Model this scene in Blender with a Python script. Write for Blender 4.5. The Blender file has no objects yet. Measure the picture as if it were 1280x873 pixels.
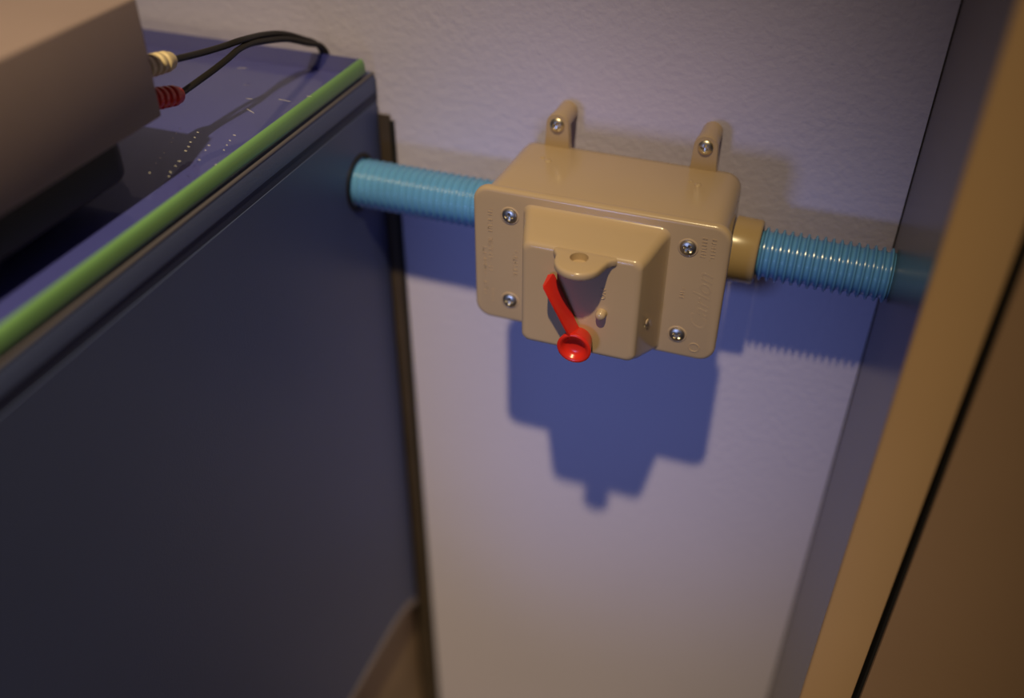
import bpy, bmesh, math, random
from mathutils import Vector, Matrix, Euler
random.seed(7)
S = 0.001                                   # the scene is written in millimetres
SC = bpy.context.scene
COL = SC.collection

# ------------------------------------------------------------------ camera
cam_data = bpy.data.cameras.new('camera')
cam = bpy.data.objects.new('camera', cam_data); COL.objects.link(cam)
cam.location = (87.77*S, -357.80*S, 242.54*S)
cam.rotation_euler = (0.91880, 0.0, 0.34121)
cam_data.sensor_fit = 'HORIZONTAL'; cam_data.sensor_width = 36.0
cam_data.lens = 36.0*1214.9/1280.0
cam_data.shift_y = -10.0/1280.0
cam_data.clip_start = 0.01; cam_data.clip_end = 50
cam_data.dof.use_dof = True
cam_data.dof.focus_distance = 0.421
cam_data.dof.aperture_fstop = 2.8
SC.camera = cam

# ------------------------------------------------------------------ world and lights
w = bpy.data.worlds.new('dim_room'); SC.world = w; w.use_nodes = True
bg = w.node_tree.nodes['Background']
bg.inputs['Color'].default_value = (0.80, 0.68, 0.78, 1); bg.inputs['Strength'].default_value = 0.05

def lamp(name, loc, power, color, radius, spot=None, aim=None, blend=.5):
    d = bpy.data.lights.new(name, 'SPOT' if spot else 'POINT')
    d.energy = power; d.color = color; d.shadow_soft_size = radius
    o = bpy.data.objects.new(name, d); COL.objects.link(o)
    o.location = Vector(loc)*S
    if spot:
        d.spot_size = math.radians(spot); d.spot_blend = blend
        o.rotation_euler = (Vector(aim)-Vector(loc)).to_track_quat('-Z', 'Y').to_euler()
    return o
lamp('warm_ceiling_lamp', (74, -933, 1731), 178, (1.0, .78, .41), .026, 28, (-250, 72, -800), 1.0)
lamp('blue_lamp', (-147, -760, 0), 5.8, (.32, .45, 1.0), .065, 36, (-45, 72, -110), 1.0)

vs = SC.view_settings
SC.display_settings.display_device = 'sRGB'
vs.view_transform = 'Standard'; vs.look = 'None'; vs.exposure = 0.0; vs.gamma = 1.0
vs.use_curve_mapping = False

# ------------------------------------------------------------------ materials
def nd(nt, t, **kw):
    n = nt.nodes.new(t)
    for k, v in kw.items(): setattr(n, k, v)
    return n
def mat(name, color, rough=.5, metal=0, spec=.5, var=.0, vscale=60, bump=None, coat=0, trans=0, ior=None, aniso=0):
    m = bpy.data.materials.new(name); m.use_nodes = True
    nt = m.node_tree; b = nt.nodes['Principled BSDF']
    b.inputs['Base Color'].default_value = (*color, 1)
    b.inputs['Roughness'].default_value = rough
    b.inputs['Metallic'].default_value = metal
    b.inputs['Specular IOR Level'].default_value = spec
    b.inputs['Coat Weight'].default_value = coat
    b.inputs['Transmission Weight'].default_value = trans
    b.inputs['Anisotropic'].default_value = aniso
    if ior: b.inputs['IOR'].default_value = ior
    tc = nd(nt, 'ShaderNodeTexCoord')
    if var:
        n = nd(nt, 'ShaderNodeTexNoise'); n.inputs['Scale'].default_value = vscale; n.inputs['Detail'].default_value = 5
        nt.links.new(tc.outputs['Object'], n.inputs['Vector'])
        r = nd(nt, 'ShaderNodeValToRGB')
        r.color_ramp.elements[0].position = .3; r.color_ramp.elements[1].position = .7
        r.color_ramp.elements[0].color = (*[c*(1-var) for c in color], 1)
        r.color_ramp.elements[1].color = (*[min(1, c*(1+var)) for c in color], 1)
        nt.links.new(n.outputs['Fac'], r.inputs['Fac']); nt.links.new(r.outputs['Color'], b.inputs['Base Color'])
    if bump:
        scale, dist, detail = bump
        n = nd(nt, 'ShaderNodeTexNoise'); n.inputs['Scale'].default_value = scale; n.inputs['Detail'].default_value = detail
        n.inputs['Roughness'].default_value = .55
        nt.links.new(tc.outputs['Object'], n.inputs['Vector'])
        bp = nd(nt, 'ShaderNodeBump'); bp.inputs['Distance'].default_value = dist; bp.inputs['Strength'].default_value = 1
        nt.links.new(n.outputs['Fac'], bp.inputs['Height']); nt.links.new(bp.outputs['Normal'], b.inputs['Normal'])
    return m
M = {
 'wall':   mat('painted_wall', (.62, .59, .84), .75, spec=.2, var=.02, vscale=8, bump=(240, .00045, 2)),
 'pvc':    mat('beige_pvc', (.47, .35, .24), .2, spec=.5, var=.02, vscale=30),
 'pvc2':   mat('tan_pvc', (.42, .30, .16), .25, spec=.5, var=.03, vscale=40),
 'red':    mat('red_plastic', (.62, .022, .012), .28, spec=.5, var=.04, vscale=80),
 'blue':   mat('blue_conduit_plastic', (.115, .33, .66), .22, spec=.5, var=.05, vscale=60),
 'zinc':   mat('zinc_screw', (.66, .60, .50), .36, metal=1, var=.15, vscale=300),
 'navy':   mat('navy_painted_metal', (.080, .105, .25), .42, spec=.4, var=.06, vscale=5, bump=(900, .00008, 2)),
 'topblue':mat('blue_painted_top', (.09, .085, .45), .35, spec=.4, var=.08, vscale=14),
 'glass':  mat('clear_glass', (.97, 1, .97), .03, spec=.5, trans=1, ior=1.5),
 'gedge':  mat('green_glass_edge', (.15, .31, .13), .3, spec=.5, var=.12, vscale=12),
 'fleck':  mat('white_fleck', (.8, .78, .75), .4),
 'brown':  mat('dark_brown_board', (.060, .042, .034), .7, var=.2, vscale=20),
 'wood':   mat('brown_wood', (.36, .25, .16), .6, var=.25, vscale=12),
 'trim':   mat('grey_edging', (.34, .29, .30), .5, var=.1),
 'taupe':  mat('taupe_device_metal', (.31, .235, .25), .5, spec=.35, var=.04, vscale=20, bump=(700, .00006, 2)),
 'black':  mat('black_plastic', (.010, .008, .008), .5),
 'lip':    mat('grey_lip_highlight', (.10, .092, .12), .45),  # highlight of the rounded lip put into the colour
 'band':   mat('dark_navy_shade', (.028, .036, .10), .6),  # shadow on the cabinet side put into the colour
 'seal':   mat('grey_brown_seal', (.03, .022, .022), .7),
 'gap':    mat('black_gasket', (.006, .005, .005), .8),
 'cream':  mat('cream_rubber', (.68, .55, .36), .5, var=.05),
 'cable':  mat('black_cable', (.014, .012, .011), .42, spec=.4),
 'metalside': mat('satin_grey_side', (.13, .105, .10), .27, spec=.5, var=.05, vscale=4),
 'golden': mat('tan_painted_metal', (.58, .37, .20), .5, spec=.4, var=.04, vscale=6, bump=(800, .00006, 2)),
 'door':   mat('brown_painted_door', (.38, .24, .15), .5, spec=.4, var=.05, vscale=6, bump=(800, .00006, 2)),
 'floor':  mat('floor_carpet', (.12, .09, .065), .9, var=.3, vscale=60, bump=(400, .003, 4)),
}
def clear_glass(m):
    nt = m.node_tree; out = nt.nodes['Material Output']
    tr = nd(nt, 'ShaderNodeBsdfTransparent'); tr.inputs['Color'].default_value = (.93, .97, .94, 1)
    gs = nd(nt, 'ShaderNodeBsdfGlossy'); gs.inputs['Roughness'].default_value = .04
    lw = nd(nt, 'ShaderNodeLayerWeight'); lw.inputs['Blend'].default_value = .5
    pw = nd(nt, 'ShaderNodeMath', operation='POWER'); pw.inputs[1].default_value = 5
    fr_ = nd(nt, 'ShaderNodeMath', operation='MULTIPLY_ADD'); fr_.inputs[1].default_value = .96; fr_.inputs[2].default_value = .04
    nt.links.new(lw.outputs['Facing'], pw.inputs[0]); nt.links.new(pw.outputs[0], fr_.inputs[0])
    mx = nd(nt, 'ShaderNodeMixShader')
    nt.links.new(fr_.outputs[0], mx.inputs['Fac']); nt.links.new(tr.outputs[0], mx.inputs[1]); nt.links.new(gs.outputs[0], mx.inputs[2])
    nt.links.new(mx.outputs[0], out.inputs['Surface'])
clear_glass(M['glass'])
# the satin side of the right cabinet is lightly brushed along the wall normal
def brushed(m):
    nt = m.node_tree; b = nt.nodes['Principled BSDF']
    tc = nd(nt, 'ShaderNodeTexCoord'); mp = nd(nt, 'ShaderNodeMapping'); mp.inputs['Scale'].default_value = (1, 40, 3)
    n = nd(nt, 'ShaderNodeTexNoise'); n.inputs['Scale'].default_value = 12; n.inputs['Detail'].default_value = 4
    bp = nd(nt, 'ShaderNodeBump'); bp.inputs['Distance'].default_value = .00004
    nt.links.new(tc.outputs['Object'], mp.inputs['Vector']); nt.links.new(mp.outputs['Vector'], n.inputs['Vector'])
    nt.links.new(n.outputs['Fac'], bp.inputs['Height']); nt.links.new(bp.outputs['Normal'], b.inputs['Normal'])
brushed(M['metalside'])

# ------------------------------------------------------------------ helpers
def tag(o, label=None, cat=None, group=None, kind=None):
    if label: o['label'] = label
    if cat: o['category'] = cat
    if group: o['group'] = group
    if kind: o['kind'] = kind
    return o
def thing(name, loc, label, cat, group=None):
    o = bpy.data.objects.new(name, None); COL.objects.link(o); o.empty_display_size = .02
    o.location = Vector(loc)*S
    return tag(o, label, cat, group)
def obj(name, bm, m, parent=None, smooth=None, origin=None, xf=None):
    """bm is in world millimetres; origin moves the pivot there."""
    if xf:
        for v in bm.verts: v.co = xf(v.co)
    bmesh.ops.recalc_face_normals(bm, faces=bm.faces)
    if origin is None:
        lo = Vector((min(v.co[i] for v in bm.verts) for i in range(3))); hi = Vector((max(v.co[i] for v in bm.verts) for i in range(3)))
        origin = (lo+hi)/2
    origin = Vector(origin)
    for v in bm.verts: v.co = (v.co-origin)*S
    me = bpy.data.meshes.new(name); bm.to_mesh(me); bm.free()
    me.materials.append(m if not isinstance(m, str) else M[m])
    if smooth is not None:
        me.polygons.foreach_set('use_smooth', [True]*len(me.polygons))
        try: me.set_sharp_from_angle(angle=math.radians(smooth))
        except Exception: pass
    o = bpy.data.objects.new(name, me); COL.objects.link(o)
    place(o, origin*S, parent)
    return o
def world_loc(o):
    v = Vector(o.location)
    while o.parent: o = o.parent; v = v+Vector(o.location)
    return v
def place(o, wl, parent):
    if parent is not None:
        o.parent = parent; o.location = wl-world_loc(parent)
    else: o.location = wl
def rrect(cx, cz, hx, hz, r, n=6):
    pts = []
    for sx, sz, a0 in ((1, 1, 0), (-1, 1, 90), (-1, -1, 180), (1, -1, 270)):
        for i in range(n+1):
            a = math.radians(a0+90*i/n)
            pts.append((cx+sx*(hx-r)+r*math.cos(a), cz+sz*(hz-r)+r*math.sin(a)))
    return pts
def loft(bm, rings, cap0=True, cap1=True, closed=True):
    """rings: lists of 3-D points of equal length"""
    vr = [[bm.verts.new(p) for p in r] for r in rings]
    n = len(rings[0])
    for a, b in zip(vr, vr[1:]):
        for i in range(n if closed else n-1):
            j = (i+1) % n
            bm.faces.new((a[i], a[j], b[j], b[i]))
    if cap0: bm.faces.new(vr[0][::-1])
    if cap1: bm.faces.new(vr[-1])
    return vr
def lathe(prof, c, axis, n=32, cap0=True, cap1=True, bm=None):
    """prof: (distance along axis, radius)"""
    bm = bm or bmesh.new(); c = Vector(c); ax = Vector(axis).normalized()
    u = ax.orthogonal().normalized(); v = ax.cross(u)
    rings = []
    for d, r in prof:
        rings.append([c+ax*d+(u*math.cos(2*math.pi*i/n)+v*math.sin(2*math.pi*i/n))*max(r, .001) for i in range(n)])
    loft(bm, rings, cap0, cap1)
    return bm
def box(lo, hi, bev=0, seg=3):
    bm = bmesh.new()
    bmesh.ops.create_cube(bm, size=1)
    lo, hi = Vector(lo), Vector(hi); c = (lo+hi)/2; d = hi-lo
    for v in bm.verts: v.co = Vector((v.co[i]*d[i]+c[i] for i in range(3)))
    if bev: bmesh.ops.bevel(bm, geom=bm.edges[:], offset=bev, segments=seg, profile=.5, affect='EDGES')
    return bm
def catmull(P, n=10):
    P = [Vector(p) for p in P]; P = [P[0]*2-P[1]]+P+[P[-1]*2-P[-2]]; out = []
    for i in range(1, len(P)-2):
        a, b, c, d = P[i-1:i+3]
        for k in range(n):
            t = k/n
            out.append(.5*((2*b)+(c-a)*t+(2*a-5*b+4*c-d)*t*t+(3*b-a-3*c+d)*t**3))
    out.append(P[-2]); return out
def tube(pts, r, n=12, bm=None):
    bm = bm or bmesh.new(); rings = []; u = None
    for i, p in enumerate(pts):
        t = (pts[min(i+1, len(pts)-1)]-pts[max(i-1, 0)]).normalized()
        u = (t.orthogonal() if u is None else (u-t*u.dot(t))).normalized(); v = t.cross(u)
        rings.append([p+(u*math.cos(2*math.pi*k/n)+v*math.sin(2*math.pi*k/n))*r for k in range(n)])
    loft(bm, rings); return bm

# ------------------------------------------------------------------ the setting
WY = 72.0            # wall face
FZ = -620.0
tag(obj('wall_back', box((-1600, WY, FZ), (1300, WY+100, 1850)), 'wall'), 'lavender grey wall with orange peel texture', kind='structure')
tag(obj('floor', box((-1600, -2600, FZ-60), (1300, WY, FZ)), 'floor'), kind='structure')

# ------------------------------------------------------------------ right cabinet
RX = 126.5
rc = thing('metal_cabinet', (RX+200, 0, FZ), 'tall tan metal cabinet at the right edge with satin side and dark door gap', 'cabinet')
def prism_xy(pts, z0, z1):
    bm = bmesh.new(); loft(bm, [[(x, y, z0) for x, y in pts], [(x, y, z1) for x, y in pts]]); return bm
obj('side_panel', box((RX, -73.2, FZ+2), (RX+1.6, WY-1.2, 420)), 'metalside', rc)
fr = [(RX, -73.2), (RX, -74.2), (RX+.4, -74.9), (RX+1.2, -75.3), (RX+19.4, -75.3), (RX+20.4, -74.9), (RX+20.8, -74), (RX+20.8, -50), (RX+19.4, -50), (RX+19.4, -73.2)]
obj('front_frame', prism_xy(fr, FZ+2, 420), 'golden', rc, smooth=40)
obj('gasket', box((RX+19.5, -62, FZ+2), (RX+30, -58, 420)), 'gap', rc)
dr = [(RX+23.8, -73.8), (RX+24.2, -74.9), (RX+25.2, -75.3), (RX+500, -75.3), (RX+500, -56), (RX+30.2, -56), (RX+30.2, -62.5), (RX+23.8, -62.5)]
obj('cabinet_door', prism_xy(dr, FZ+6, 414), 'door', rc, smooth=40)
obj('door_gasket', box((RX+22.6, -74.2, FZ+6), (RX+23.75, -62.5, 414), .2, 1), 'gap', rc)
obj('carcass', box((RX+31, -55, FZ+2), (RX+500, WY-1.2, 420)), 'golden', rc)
obj('wall_seal', box((RX-.5, WY-1.1, FZ+2), (RX+30, WY-.05, 420)), 'seal', rc)

g0, g1 = 51.9, 59.6      # underside and top of the glass sheet
# ------------------------------------------------------------------ left cabinet (leans back by one degree)
TILT = math.radians(-1.1); PIV = Vector((0, 70, 50))
RT = Matrix.Rotation(TILT, 3, 'X')
def tilt(p): return RT @ (Vector(p)-PIV)+PIV
LX = -139.0
lc = thing('blue_cabinet', (-400, -150, -345), 'navy blue metal cabinet along the left with conduit entering its side', 'cabinet')
# side panel: outline in y,z with a painted shade band below the lip and a curved bottom edge
yb, yf = 70.0, -420.0
prof = [(LX, 36.0), (LX, 49.1), (LX-.35, 49.9), (LX-1.1, 50.25), (LX-14, 50.25), (LX-14, 48.6), (LX-2.0, 48.6), (LX-2.0, 36.0)]
bm = bmesh.new(); loft(bm, [[(x, y, z) for x, z in [(LX, 39.8)]+prof[1:7]+[(LX-2.0, 39.8)]] for y in (yf, yb)])
obj('top_rail', bm, 'navy', lc, smooth=40, xf=tilt)
bm = bmesh.new()
loft(bm, [[(LX+.1, y, 49.3), (LX+.05, y, 49.8), (LX-.3, y, 50.2), (LX-1.1, y, 50.4), (LX-1.1, y, 50.25), (LX-.35, y, 49.9), (LX, y, 49.3)] for y in (yf, yb-.3)])
obj('lip_highlight', bm, 'lip', lc, smooth=50, xf=tilt)  # added sliver, its grey paints the highlight along the lip
bm = box((LX-1.9, yf, 34.3), (LX-.35, yb, 39.7)); obj('shade_band', bm, 'band', lc, xf=tilt)  # cast shadow below the lip, painted as a dark inset strip

bp = [(yb, -371.5), (yb-6, -366), (yb-14, -361), (yb-26, -357.0), (yb-42, -354.6), (yb-62, -353.2), (yb-96, -352.2), (-90, -351), (yf, -350)]
# the panel has a round conduit hole: build it as a ring of quads around the hole plus the rest
def side_panel():
    bm = bmesh.new(); cy, cz, r = 44.0, 0.0, 14.2
    top = 34.2
    out = [(yb, top)]+bp+[(yf, top)]
    hole = [(cy+r*math.cos(2*math.pi*i/40), cz+r*math.sin(2*math.pi*i/40)) for i in range(40)]
    vo = [bm.verts.new((LX, y, z)) for y, z in out]; vh = [bm.verts.new((LX, y, z)) for y, z in hole]
    eo = [bm.edges.new((vo[i], vo[(i+1) % len(vo)])) for i in range(len(vo))]
    eh = [bm.edges.new((vh[i], vh[(i+1) % 40])) for i in range(40)]
    bmesh.ops.triangle_fill(bm, use_beauty=True, edges=eo+eh)
    r_ = bmesh.ops.extrude_face_region(bm, geom=bm.faces[:])
    for v in [g for g in r_['geom'] if isinstance(g, bmesh.types.BMVert)]: v.co.x -= 1.6
    return bm
obj('side_panel', side_panel(), 'navy', lc, xf=tilt)
bm = bmesh.new()
edge = catmull([(LX-.2, y, z) for y, z in bp], 4)
loft(bm, [[(LX+.25, p.y, p.z-.1), (LX+.25, p.y, p.z+6.4), (LX-.05, p.y, p.z+6.6), (LX-.05, p.y, p.z-.1)] for p in edge])
obj('edge_trim', bm, 'trim', lc, xf=tilt)
obj('top_panel', box((-690, yf, 48.4), (LX-14.2, 62.8, 50.2)), 'topblue', lc, xf=tilt)
obj('carcass', box((-690, yf, -344), (LX-4, 62.8, 29)), 'navy', lc, xf=tilt)
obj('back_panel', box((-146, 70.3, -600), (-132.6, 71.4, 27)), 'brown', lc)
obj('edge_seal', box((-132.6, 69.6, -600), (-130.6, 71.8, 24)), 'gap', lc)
obj('refraction_strip', box((-690, 61.95, 48.4), (LX-3.2, 62.4, g1-.4)), 'topblue', lc, xf=tilt)  # added strip, imitates the blue top refracted through the glass
obj('grommet', lathe([(0, 15.6), (.5, 15.6), (.8, 14.9), (.8, 13.4), (-2.5, 13.4), (-2.5, 14.0), (0, 14.0)], (LX, 44, 0), (1, 0, 0), 48, False, False), 'black', lc, smooth=40)
st = thing('wooden_stand', (-400, -150, FZ), 'dark brown wooden stand under the navy blue cabinet', 'stand')
obj('stand_body', box((-690, -400, FZ), (-144.5, 69, -360), 2), 'wood', st)

# glass sheet lying on the cabinet
gl = thing('glass_sheet', (-400, -150, 50), 'clear glass sheet with green edge lying on top of the navy cabinet', 'glass')
GX = LX-.6
obj('glass_pane', box((-690, -410, g0+.05), (GX-2.7, 61.9, g1), .2, 1), 'glass', gl, xf=tilt)
bm = bmesh.new(); H = g1-g0
loft(bm, [[(GX-2.6, y, g1), (GX-1.7, y, g1-.12), (GX-.95, y, g1-.75), (GX-.42, y, g1-1.9), (GX-.12, y, g1-H*.5), (GX, y, g0+1.5), (GX-.1, y, g0+.5), (GX-.6, y, g0), (GX-2.6, y, g0)] for y in (-410, 61.9)])
obj('green_edge', bm, 'gedge', gl, smooth=60, xf=tilt)
for (x, y) in ((-240, -120), (-180, -300), (-500, 40), (-500, -250)):
    obj('bumper', lathe([(0, 5), (1.5, 5)], (x, y, 50.3), (0, 0, 1), 20), 'black', gl, xf=tilt)
# tiny white flecks left on the glass in rough rows
bm = bmesh.new()
def fleck(x, y, L, wd, a):
    c, s = math.cos(a), math.sin(a)
    lo = [(x+c*u-s*v, y+s*u+c*v) for u, v in ((-L, -wd), (L, -wd), (L, wd), (-L, wd))]
    loft(bm, [[(px, py, g1+.02) for px, py in lo], [(px, py, g1+.10) for px, py in lo]])
rows = [(-176, -41), (-168.5, -37), (-161, -33), (-154, -30)]
for c_, (x0, y0) in enumerate(rows):
    for k in range(11):
        if random.random() < (.62 if c_ < 2 else .4):
            fleck(x0-k*.9+k*2.4+random.uniform(-.4, .4), y0-k*4.4+random.uniform(-.6, .6), random.uniform(.35, .65), .16, random.uniform(-.5, .1))
for x, y, L, a in ((-150, 2, 3.2, -.1), (-158, -14, 3, -.5), (-142, 10, 1.2, 0), (-176, 12, 1.6, .2), (-166, -2, 1.5, .1), (-190, 30, 2, .4)):
    fleck(x, y, L, .09, a)
tag(obj('surface_flecks', bm, 'fleck', gl, xf=tilt), 'fine white flecks and scratches on the glass', kind='stuff')

# ------------------------------------------------------------------ device on the glass
dv = thing('audio_box', (-260, -140, 59.6), 'taupe metal box on black base standing on the glass', 'device')
DX, DYb, DYf = -160.0, -69.0, -330.0
obj('metal_case', box((-330, DYf, 79), (DX, DYb, 125.5), 1.2, 3), 'taupe', dv, smooth=40, xf=tilt)
def base_bm():
    bm = bmesh.new(); rings = []
    x0, x1, y0, y1 = -322, -165, -320, -86
    for z, ins in ((59.75, 5), (60.2, 3), (61.6, 1), (64, 0), (78.9, 0)):
        pts = rrect((x0+x1)/2, (y0+y1)/2, (x1-x0)/2-ins, (y1-y0)/2-ins, 8-ins*.5)
        rings.append([(x, y, z) for x, y in pts])
    loft(bm, rings); return bm
obj('black_base', base_bm(), 'black', dv, smooth=40, xf=tilt)
for n_, z in ((0, 97.6), (1, 86)):
    obj('socket', lathe([(-.5, 5.0), (1.0, 5.0), (1.2, 4.0), (1.2, 2)], (-173, DYb, z), (0, 1, 0), 24), 'zinc', dv, xf=tilt)

# twin cable with two plugs
cb = thing('twin_cable', (-190, 0, 60), 'black twin cable running from white and red plugs over the cabinet back', 'cable')
def plug(p0, p1, m, label):
    p0, p1 = Vector(p0), Vector(p1); ax = p1-p0; L = ax.length
    pr_ = [(0, 4.3)]
    nr = 6
    for i in range(nr):
        a = L*(.04+.86*i/nr); r = 4.9-.7*i/nr
        pr_ += [(a, r-.6), (a+L*.03, r), (a+L*.09, r), (a+L*.125, r-.6)]
    pr_ += [(L*.95, 3.6), (L, 2.8)]
    return tag(obj('plug', lathe(pr_, p0, ax, 28), m, cb, smooth=35), label)
plug((-173.2, -66.5, 97.5), (-172.6, -40.5, 92.6), 'cream', 'cream ribbed plug cover')
plug((-173.0, -66.5, 85.0), (-171.6, -41.5, 78.2), 'red', 'red ribbed plug cover')
c1 = catmull([(-172.6, -41.0, 92.7), (-172.6, -32, 90.8), (-172.6, -18, 88.0), (-172, -5, 86.0), (-170.2, 5, 85.3), (-171.6, 25, 80.8), (-170.6, 40, 76.4), (-167.6, 52, 70.3), (-165.3, 62.4, 63.6), (-164.8, 65.8, 54), (-165, 66.4, 40), (-166, 66.6, -20), (-168, 66.6, -200)], 8)
c2 = catmull([(-171.7, -42.0, 78.3), (-171.9, -30, 78.6), (-170.6, -18, 80.0), (-169.4, -8, 81.6), (-169.2, 1, 82.7), (-169.8, 12, 81.5), (-169.6, 25, 78.3), (-168.4, 40, 74.0), (-165.4, 52, 68.2), (-163.0, 62.2, 63.2), (-161.9, 65.8, 54), (-162, 66.4, 40), (-163, 66.6, -20), (-165, 66.6, -200)], 8)
obj('wire', tube(c1, 1.45), 'cable', cb, smooth=60)
obj('wire', tube(c2, 1.45), 'cable', cb, smooth=60)

# ------------------------------------------------------------------ conduits
CY, CZ = 44.2, 0.0
def corrugated(x0, x1, pitch, rr, rv):
    n = max(1, round((x1-x0)/pitch)); p = (x1-x0)/n; pr_ = []
    for i in range(n):
        a = i*p
        for t, k in ((.0, 0), (.16, 0), (.30, .3), (.38, .8), (.46, 1), (.62, 1), (.70, .8), (.78, .3), (.92, 0)):
            pr_.append((a+t*p, rv+(rr-rv)*k))
    pr_.append((x1-x0, rv))
    return lathe(pr_, (x0, CY, CZ), (1, 0, 0), 64)
tag(obj('flexible_conduit', corrugated(LX-2.3, -56.5, 3.9, 12.7, 11.3), 'blue', smooth=50),
    'blue corrugated conduit between the navy cabinet and the beige box', 'conduit', 'blue flexible conduits')
tag(obj('flexible_conduit', corrugated(67.6, RX-.1, 3.6, 12.5, 10.5), 'blue', smooth=50),
    'blue corrugated conduit from the tan collar to the right metal cabinet', 'conduit', 'blue flexible conduits')

# ------------------------------------------------------------------ the beige switch box
sb = thing('switch_box', (0, WY, 0), 'beige plastic switch box on the wall with small red lever', 'switch')
# body: tapering box
rings = []
for y, hx, hz, r in ((3.9, 55.6, 33.6, 8), (53, 54.0, 32.6, 8), (56.4, 53.6, 32.2, 7.6), (57.6, 52.6, 31.2, 7), (58, 50.5, 29.2, 6)):
    rings.append([(x, y, z) for x, z in rrect(0, 0, hx, hz, r, 8)])
bm = bmesh.new(); loft(bm, rings)
body = obj('box_body', bm, 'pvc', sb, smooth=50)
for x in (-35.4, 35.4):
    bm = lathe([(-.4, 1.7), (.0, 1.7), (.35, 1.3), (.5, .3)], (x+.6, 38, 33.0), (0, -.05, 1), 16)
    lathe([(-.4, 1.0), (.0, 1.0), (.3, .7), (.4, .2)], (x-3, 40.5, 33.0), (0, -.05, 1), 12, bm=bm)
    obj('moulding_mark', bm, 'pvc', body, smooth=60)
# collar on the right
obj('collar', lathe([(0, 15.6), (11.2, 15.3), (12.0, 14.9), (12.4, 14.2), (12.4, 12.6), (0, 12.6)], (55.0, CY, CZ), (1, 0, 0), 56, False, False), 'pvc2', sb, smooth=45)
obj('collar', lathe([(0, 15.6), (6, 15.3), (6.4, 14.9), (6.4, 12.9), (0, 12.9)], (-54.5, CY, CZ), (-1, 0, 0), 48, False, False), 'pvc2', sb, smooth=45)

def screw_mesh(R, dome, slot=.16):
    """pan head with a cross recess, axis -y, centred on origin at the seat plane"""
    bm = bmesh.new(); N = 13; T = 40; rings = []
    rad = [R*(i/N) for i in range(1, N+1)]
    def h(x, z):
        r = math.hypot(x, z)/R
        hh = dome*math.sqrt(max(0, 1-(r*.93)**2))
        a, b = sorted((abs(x), abs(z)))
        if a < slot*R and b < .60*R: hh -= dome*.75*(1-b/(.62*R))**.4
        return hh
    c = bm.verts.new((0, -h(0, 0), 0)); prev = None
    for r in rad:
        ring = [bm.verts.new((r*math.cos(2*math.pi*k/T+.1), -h(r*math.cos(2*math.pi*k/T), r*math.sin(2*math.pi*k/T)), r*math.sin(2*math.pi*k/T+.1))) for k in range(T)]
        for k in range(T):
            j = (k+1) % T
            if prev is None: bm.faces.new((c, ring[k], ring[j]))
            else: bm.faces.new((prev[k], ring[k], ring[j], prev[j]))
        prev = ring
    base = [bm.verts.new((v.co.x, .15, v.co.z)) for v in prev]
    for k in range(T): bm.faces.new((prev[k], base[k], base[(k+1) % T], prev[(k+1) % T]))
    bm.faces.new(base)
    return bm
def screw(c, R, dome, rot, parent, name):
    bm = screw_mesh(R, dome)
    mtx = Matrix.Rotation(rot, 3, 'Y')
    for v in bm.verts: v.co = mtx @ v.co + Vector(c)
    return obj(name, bm, 'zinc', parent, smooth=38)
# lugs with spacers and wall screws
LZ = 44.0
for x in (-35.6, 35.2):
    bm = bmesh.new(); out = [(x-6.8, 30.5), (x-6.1, 34)]
    for i in range(17):
        a = math.radians(172-164*i/16); out.append((x+5.6*math.cos(a), LZ+5.4*math.sin(a)))
    out += [(x+6.1, 34), (x+6.8, 30.5)]
    rr = []
    for y, k in ((54.0, -.5), (54.4, -.1), (54.9, 0), (58.0, 0)):
        rr.append([(x+(px-x)*(1+k*.09), y, 40+(pz-40)*(1+k*.05)) for px, pz in out])
    loft(bm, rr)
    lug = obj('mounting_lug', bm, 'pvc', sb, smooth=40)
    obj('spacer', lathe([(58.0, 5.2), (WY-1.4, 4.9), (WY-.9, 4.9), (WY-.1, 4.9)], (x, 0, LZ), (0, 1, 0), 32), 'pvc', lug, smooth=40)
    screw((x, 53.95, LZ), 3.5, 1.9, .5 if x < 0 else .2, lug, 'wall_screw')

# cover plate
HX, HZ = 58.0, 35.4
rings = []
for y, ins in ((3.9, .2), (3.2, 0), (1.9, 0), (1.1, .12), (.5, .5), (.12, 1.1), (0, 1.9)):
    rings.append([(x, y, z) for x, z in rrect(0, 0, HX-ins, HZ-ins, 7.5-ins*.7, 8)])
bm = bmesh.new(); loft(bm, rings)
cover = obj('cover_plate', bm, 'pvc', sb, smooth=50)
for x, z, rot in ((-40.3, 23.0, .1), (40.3, 23.0, .6), (-40.3, -23.0, .15), (40.3, -23.0, .75)):
    screw((x, -.05, z), 3.5, 1.35, rot, cover, 'cover_screw')
    obj('screw_rim', lathe([(0.05, 4.6), (-.25, 4.3), (-.35, 3.9), (-.2, 3.55), (.05, 3.5)], (x, 0, z), (0, 1, 0), 32, False, False), 'pvc', cover, smooth=60)

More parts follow.
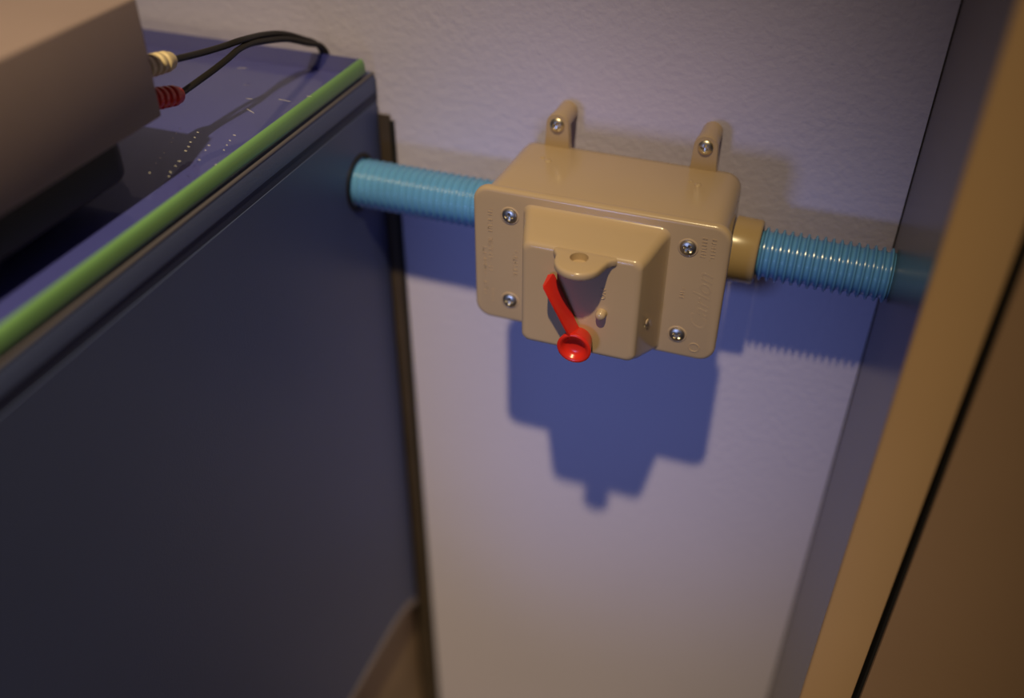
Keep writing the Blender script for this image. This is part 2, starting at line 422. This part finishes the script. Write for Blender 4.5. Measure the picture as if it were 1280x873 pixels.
# raised housing on the plate, with the padlock tab
def housing_ring(y, xl, xr, zb, zt, r):
    cx, cz = (xl+xr)/2, (zb+zt)/2
    return [(x, y, z) for x, z in rrect(cx, cz, (xr-xl)/2, (zt-zb)/2, r, 8)]
rings = [housing_ring(.05, -34.0, 32.6, -35.0, 30.6, 4.2), housing_ring(-.5, -33.4, 32.0, -34.9, 30.0, 4.2), housing_ring(-1.6, -32.8, 31.4, -34.6, 29.5, 4.0)]
for t in (.2, .4, .6, .8):
    y = -1.6-20.6*t; k = t*.92
    rings.append(housing_ring(y, -32.8+6.5*k, 31.4-5.0*k, -34.6+8.8*k, 29.5-2.9*k, 4.0))
fx0, fx1, fz0, fz1 = -26.6, 26.5, -25.9, 26.9
for y, ins in ((-22.4, 0), (-23.3, .35), (-24.0, 1.0), (-24.35, 2.0), (-24.4, 2.8)):
    rings.append(housing_ring(y, fx0+ins, fx1-ins, fz0+ins, fz1-ins, 4.0-ins*.5))
bm = bmesh.new(); loft(bm, rings)
hs = obj('switch_housing', bm, 'pvc', sb, smooth=60)
# tab outline in x,y at the top of the front face
TX, TY, TRr = .8, -30.2, 10.4
out = [(-12.2, -22.0), (-12.1, -24.6), (-11.2, -26.2), (-9.9, -28.2)]
for i in range(0, 19):
    a = math.radians(190+i*160/18); out.append((TX+TRr*math.cos(a), TY+TRr*math.sin(a)))
out += [(12.2, -27.6), (13.6, -25.6), (15.4, -24.6), (16.0, -22.0)]
bm = bmesh.new()
hole = [(0.2+3.9*math.cos(2*math.pi*i/32), -28.3+3.9*math.sin(2*math.pi*i/32)) for i in range(32)]
def tab(bm):
    zt, zb = 26.5, 22.6
    def lv(z, ins):
        c = Vector((TX, -26)); r = []
        for x, y in out:
            d = Vector((x, y))-c; r.append((c.x+d.x*(1-ins/12), c.y+d.y*(1-ins/14), z))
        return r
    rr = [lv(zb, 1.0), lv(zb+.4, .3), lv(zb+1, 0), lv(zt-1.2, 0), lv(zt-.5, .25), lv(zt-.1, .8), lv(zt, 1.4)]
    vr = loft(bm, rr, False, False)
    hv = [[bm.verts.new((x, y, z)) for x, y in hole] for z in (zb, zt)]
    for ring, hr in ((vr[0], hv[0]), (vr[-1], hv[1])):
        es = [bm.edges.get((ring[i], ring[(i+1) % len(ring)])) for i in range(len(ring))]
        es += [bm.edges.new((hr[i], hr[(i+1) % 32])) for i in range(32)]
        bmesh.ops.triangle_fill(bm, use_beauty=True, edges=es)
    for i in range(32):
        j = (i+1) % 32; bm.faces.new((hv[0][i], hv[0][j], hv[1][j], hv[1][i]))
tab(bm)
obj('padlock_tab', bm, 'pvc', hs, smooth=50)
bm = bmesh.new()       # little gusset under the tab
loft(bm, [[(-3.6, -24.2, 23), (4.0, -24.2, 23), (.2, -24.2, 14.8)], [(-2.6, -32, 23), (3.0, -32, 23), (.2, -32, 20.6)], [(-1.2, -38.6, 23), (1.6, -38.6, 23), (.2, -38.6, 22)]])
obj('tab_gusset', bm, 'pvc', hs, smooth=30)
# stop nub
obj('stop_nub', lathe([(-.2, 2.35), (2.6, 2.2), (3.3, 1.9), (3.8, 1.1), (3.9, .2)], (10.3, -24.3, -1.8), (0, -1, 0), 24), 'pvc', hs, smooth=60)
obj('side_dimple', lathe([(-.3, 1.5), (.1, 1.4), (.22, 1.0), (.28, .1)], (28.9, -15.2, -8.5), (1, -.23, 0), 20), 'pvc', hs, smooth=60)

# red lever
HC = Vector((1.0, -24.4, -17.4))
A = Vector((-.9, 0, -11.6)); B = Vector((-12.6, 0, 14.2)); d = (B-A).normalized(); nrm = Vector((d.z, 0, -d.x))
def blade(bm):
    rr = []
    L = (B-A).length
    for t, wb, wf, y0, y1 in ((-.6, 4.0, 2.4, -25.6, -33.0), (2, 3.6, 1.7, -25.6, -33.6), (L*.5, 3.2, 1.5, -25.7, -35.0), (L-1.0, 3.0, 1.5, -25.8, -36.4), (L, 2.6, 1.1, -26.2, -36.0)):
        P = A+d*t
        sec = [(-wb/2, y0), (-wf/2-.0, y1+.8), (-wf/2+.4, y1), (wf/2-.4, y1), (wf/2, y1+.8), (wb/2, y0)]
        rr.append([(P+nrm*s_)+Vector((0, y, 0)) for s_, y in sec])
    loft(bm, rr); return bm
hub = lathe([(0, 5.6), (1.0, 6.2), (6.6, 7.4), (8.0, 7.7), (8.5, 7.7), (8.9, 7.3), (9.0, 6.8), (8.85, 6.1), (8.3, 5.5), (7.2, 4.9), (6.4, 4.0), (6.0, 2.6), (5.9, .2)], HC, (0, -1, 0), 48)
tag(obj('switch_lever', blade(hub), 'red', hs, smooth=38), 'red lever turned up to the left')

# ------------------------------------------------------------------ raised moulded marks
def text_bm(body_, size, depth=.22, shear=0.0, bold=0):
    cu = bpy.data.curves.new('lettering', 'FONT'); cu.body = body_; cu.size = size; cu.extrude = depth
    cu.bevel_depth = .04; cu.bevel_resolution = 0; cu.resolution_u = 3; cu.shear = shear; cu.offset = bold; cu.align_x = 'CENTER'; cu.align_y = 'CENTER'
    o = bpy.data.objects.new('lettering', cu); COL.objects.link(o)
    dg = bpy.context.evaluated_depsgraph_get(); me = bpy.data.meshes.new_from_object(o.evaluated_get(dg))
    bm = bmesh.new(); bm.from_mesh(me); bpy.data.objects.remove(o); bpy.data.curves.remove(cu); bpy.data.meshes.remove(me)
    return bm
def put(bm, cx, cz, y, up=True):
    for v in bm.verts:
        x, yy, z = v.co
        if up: v.co = Vector((cx-yy, y-z, cz+x))     # reads bottom to top
        else: v.co = Vector((cx+x, y-z, cz+yy))
    return bm
obj('raised_lettering', put(text_bm('Carlon', 11.0, .10, .35), 49.2, -4.0, .09), 'pvc', cover)
obj('raised_lettering', put(text_bm('ON', 3.6, .14), 10.4, 8.2, -24.48), 'pvc', hs)
bm = bmesh.new()
lathe([(0, 2.6), (-.22, 2.5), (-.22, 2.1), (0, 2.0)], (48.6, 0, -28.6), (0, 1, 0), 24, False, False, bm=bm)
obj('raised_mark', bm, 'pvc', cover, smooth=40)
# rows of worn, unreadable moulded characters: short raised strokes
def strokes(x, z0, z1, h, parent, seed):
    rnd = random.Random(seed); bm = bmesh.new(); z = z0
    while z < z1:
        wd = rnd.uniform(.8, 1.3)
        if rnd.random() < .16: z += wd; continue
        for s_ in range(rnd.choice((1, 2, 2, 3))):
            if rnd.random() < .6: a = (x-h/2, z+s_*wd*.38, x+h/2, z+s_*wd*.38+.17)
            else:
                q = rnd.choice((-.5, 0, .42))*h; a = (x+q, z, x+q+.2, z+wd*.9)
            b2 = box((a[0], -.17, a[1]), (a[2], .05, a[3]))
            me = bpy.data.meshes.new('t'); b2.to_mesh(me); b2.free(); bm.from_mesh(me); bpy.data.meshes.remove(me)
        z += wd+.45
    return tag(obj('moulded_characters', bm, 'pvc', parent), kind='stuff')
strokes(-49.8, -8, 25, 2.0, cover, 1); strokes(-52.6, -22, 4, 1.7, cover, 2); strokes(-37.6, -9, 5, 2.0, cover, 3)
strokes(47.0, 17.5, 28.5, 2.2, cover, 4); strokes(51.0, 18.5, 29, 2.0, cover, 5); strokes(40.3, -3.2, 1.8, 2.0, cover, 6); strokes(-48.8, -29, -18, 1.8, cover, 7)
